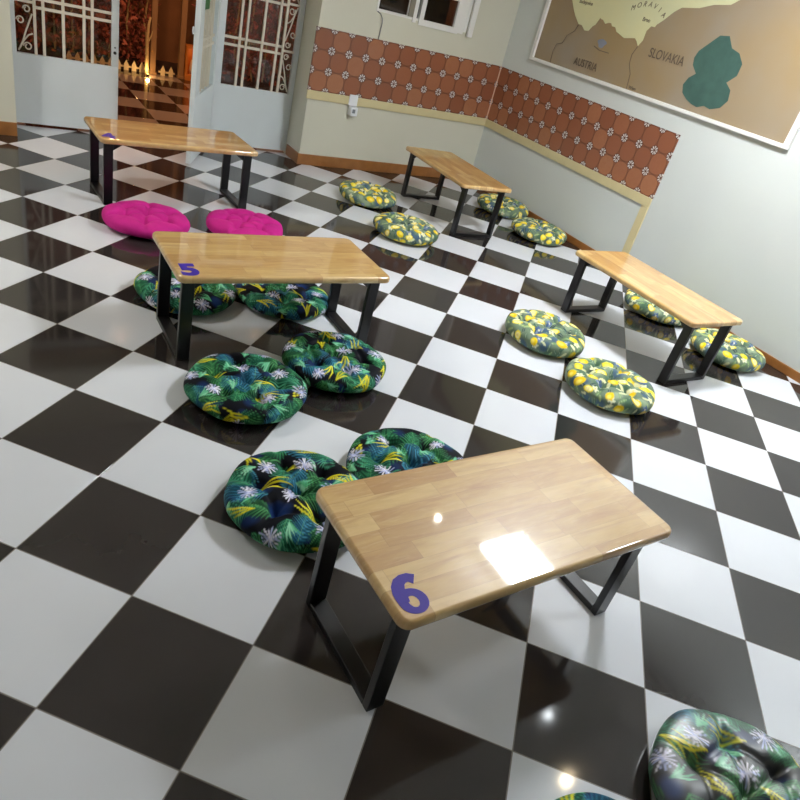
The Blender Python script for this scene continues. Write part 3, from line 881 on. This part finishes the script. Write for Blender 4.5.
def hedge(name, x0, x1, y0, y1, z1, n, seed, mats, lab, cat):
    rng = random.Random(seed)
    bm = bmesh.new()
    for k in range(n):
        c = Vector((rng.uniform(x0, x1), rng.uniform(y0, y1), rng.uniform(.05, z1)))
        s_ = rng.uniform(.022, .05)
        m = Matrix.Translation(c) @ Matrix.Rotation(rng.uniform(0, 6.28), 4, 'Z') @ Matrix.Rotation(rng.uniform(-1.3, 1.3), 4, 'X') @ Matrix.Rotation(rng.uniform(0, 6.28), 4, 'Y')
        P = [(0, -1, 0), (.42, -.25, .12), (.36, .4, .1), (0, 1, -.1), (-.36, .4, .1), (-.42, -.25, .12)]
        vs = [bm.verts.new(m @ (Vector(p) * s_)) for p in P]
        f = bm.faces.new(vs); f.material_index = rng.choice([0, 0, 1])
    me = bpy.data.meshes.new(name); bm.to_mesh(me); bm.free()
    for q in mats: me.materials.append(q)
    t = empty(name, (0, 0, 0))
    l_ = link(bpy.data.objects.new('foliage', me), t)
    b = MB()
    x = x0 + .1
    while x < x1:
        z = 0; pts = []
        for i in range(6):
            pts.append((x + rng.uniform(-.04, .04), (y0 + y1) / 2 + rng.uniform(-.05, .05), .03 + i / 5 * (z1 - .1)))
        b.tube(pts, .012, 6); x += .22
    b.build('stems', M['bark'], t)
    tag(t, lab, cat)
    return t


hedge('red_shrub', -5.2, -2.62, 3.5, 4.1, 2.3, 9000, 4, [M['leaf'], M['leaf_dark']], 'reddish leafy hedge lit from below outside the open gate, left of the pale pillar', 'shrub')
hedge('red_shrub', -2.06, .3, 3.5, 4.1, 2.3, 7000, 9, [M['leaf'], M['leaf_dark']], 'reddish leafy hedge outside, seen through the grille of the closed gate panel', 'shrub')


def pickets(x0, x1, lab):
    t = empty('picket_fence', ((x0 + x1) / 2, 3.335, 0)); tag(t, lab, 'fence', 'low picket fences outside the gate')
    L = (x1 - x0) / 2
    MB().box(-L, L, .006, .018, .03, .05).build('rail', M['picket'], t)
    n = int((x1 - x0) / .085)
    b_ = None
    for k in range(n):
        xc = -L + (k + .5) * (2 * L / n)
        b = MB(); b.prism([(-.027, .0), (.027, .0), (.027, .065), (.012, .095), (0, .12), (-.012, .095), (-.027, .065)], .008, Matrix.Translation((xc, .004, .0)) @ Matrix.Rotation(math.pi / 2, 4, 'X'))
        if b_ is None:
            b_ = b.build('picket', M['picket'], t); base = xc
        else:
            b.bm.free(); c = b_.copy(); link(c, t); c.location.x = xc - base


pickets(-3.7, -2.79, 'low cream picket fence at the foot of the hedge, left of the brown pillars')
pickets(-2.63, -2.43, 'short cream picket fence between the two brown pillars outside')
for (x, lab) in ((-2.71, 'brown pillar outside the gate right of the glowing tree stem'), (-2.36, 'brown pillar outside the gate beside the lit wooden crate')):
    t = empty('porch_pillar', (x, 3.34, 0)); tag(t, lab, 'pillar', 'brown pillars outside the gate')
    MB().box(-.034, .034, -.034, .034, 0, 2.9).build('shaft', M['pillar'], t, bevel=.006)
    MB().box(-.045, .045, -.045, .045, 0, .03).build('plinth', M['pillar'], t, bevel=.004)
b = MB(); b.tube([(-2.80, 3.24, 0), (-2.80, 3.24, .2), (-2.805, 3.24, .4), (-2.79, 3.25, .55), (-2.77, 3.26, .64)], [.026, .022, .020, .017, .012], 12)
t = b.build('tree_stem', M['bark'], smooth=True)
tag(t, 'pale tree stem glowing in the spotlight in front of the red hedge', 'tree')
b = MB(); b.tube([(-2.80, 3.24, .36), (-2.76, 3.24, .44), (-2.745, 3.24, .50)], [.01, .008, .005], 8)
b.build('branch', M['bark'], t)
# crate with ornaments
cr = empty('wooden_crate', (-2.19, 3.36, 0)); tag(cr, 'orange lit open wooden crate outside the gate beside the right pillar', 'crate')
b = MB(); b.box(-.13, .13, -.1, .1, 0, .07); b.box(-.13, -.105, -.1, .1, .07, .40); b.box(.105, .13, -.1, .1, .07, .40); b.box(-.105, .105, -.1, .1, .375, .40); b.box(-.105, .105, .085, .1, .07, .375)
b.build('crate_body', M['crate'], cr, bevel=.003)
o = MB().tube([(-2.22, 3.34, .0705), (-2.22, 3.34, .12), (-2.22, 3.34, .19), (-2.22, 3.34, .24)], [.03, .042, .03, .014], 14).build('vase', M['picket'], smooth=True)
tag(o, 'small pale vase standing inside the orange lit crate', 'vase')
l_ = bpy.data.lights.new('crate_glow', 'POINT'); l_.energy = .25; l_.color = (1, .55, .2); l_.shadow_soft_size = .02
o = bpy.data.objects.new('crate_glow', l_); o.location = (0, -.03, .33); link(o, cr)
# garden spotlights (real fixtures with lights)
for (x, y, e, lab) in ((-2.80, 3.16, 1.6, 'small black garden spotlight at the foot of the pale tree stem'),):
    t = empty('garden_spotlight', (x, y, 0)); tag(t, lab, 'lamp')
    MB().disc((0, 0, 0), .018, .022, 14).build('lamp_body', M['dark'], t)
    MB().disc((0, 0, .0225), .013, .003, 14).build('lamp_lens', emis('warm_lens', srgb(255, 190, 90), 3), t)
    l_ = bpy.data.lights.new('spot_glow', 'POINT'); l_.energy = e; l_.color = (1, .60, .24); l_.shadow_soft_size = .02
    o = bpy.data.objects.new('spot_glow', l_); o.location = (0, -.0, .05); link(o, t)
for (x, y, z, e) in ((-3.4, 1.35, 2.85, 90), (-1.7, 1.35, 2.85, 110)):  # unseen warm lights without fixtures, added to brighten hedge and patio
    l_ = bpy.data.lights.new('patio_glow', 'POINT'); l_.energy = e; l_.color = (1, .50, .26); l_.shadow_soft_size = .08
    o = bpy.data.objects.new('patio_glow', l_); o.location = (x, y, z); link(o)

# ------------------------------------------------------------------ ceiling lamps
def lamp_panel(x, y, s, strength, col, lab):
    t = empty('ceiling_light', (x, y, ZC)); tag(t, lab, 'ceiling light', 'ceiling lights')
    b = MB(); h = s / 2
    b.box(-h - .03, h + .03, -h - .03, -h, -.05, 0); b.box(-h - .03, h + .03, h, h + .03, -.05, 0); b.box(-h - .03, -h, -h, h, -.05, 0); b.box(h, h + .03, -h, h, -.05, 0)
    b.build('lamp_frame', M['frame_white'], t)
    MB().box(-h, h, -h, h, -.08, -.03).build('diffuser', emis('lamp_diffuser', col, strength), t)


lamp_panel(-1.34, -3.64, .42, 168, (.93, .97, 1, 1), 'bright square ceiling light above the right-hand table')
lamp_panel(-5.9, -1.9, .45, 62, (1, .98, .92, 1), 'unseen fill light added on the left side of the room')  # fill panel out of view, added to brighten the far floor
lamp_panel(-.50, -5.75, .42, 55, (.90, .96, 1, 1), 'square ceiling light close to the right wall, nearest the camera')
for (x, y, col, e, r, lab) in ((-1.70, -2.99, (1, .95, .82, 1), 330, .022, 'small round downlight between wall and square light'), (-1.50, -4.97, (1, .80, .5, 1), 260, .024, 'small warm round downlight nearest the camera'), (-1.28, -4.50, (.9, .96, 1, 1), 45, .03, 'small cool round downlight')):
    t = empty('downlight', (x, y, ZC)); tag(t, lab, 'ceiling light', 'round downlights')
    b = MB()
    b.tube([(math.cos(k * math.pi / 10) * (r + .012), math.sin(k * math.pi / 10) * (r + .012), -.006) for k in range(20)], .008, 6, closed=True)
    b.build('rim', M['frame_white'], t, smooth=True)
    MB().disc((0, 0, -.008), r, .007, 20).build('lens', emis('downlight_lens', col, e), t)

# ------------------------------------------------------------------ world, camera, view
wd = bpy.data.worlds.new('night'); SC.world = wd; wd.use_nodes = True
wd.node_tree.nodes['Background'].inputs[0].default_value = (.02, .02, .035, 1)
wd.node_tree.nodes['Background'].inputs[1].default_value = .3

cam = bpy.data.cameras.new('camera'); co = bpy.data.objects.new('camera', cam); link(co)
cam.sensor_width = 36; cam.lens = 674.12 / 800 * 36; cam.clip_start = .05; cam.clip_end = 60
Rm = Matrix(((0.8432519, 0.0943123, -0.5291799), (-0.4849425, 0.5581364, -0.6732863), (0.2318554, 0.8243718, 0.5163856)))
co.matrix_world = Matrix.Translation((-4.9536927, -6.175719, 1.7211493)) @ Rm.to_4x4()
SC.camera = co

SC.view_settings.view_transform = 'Standard'; SC.view_settings.look = 'None'
SC.view_settings.gamma = 1; SC.view_settings.use_curve_mapping = False
SC.view_settings.exposure = 0.17
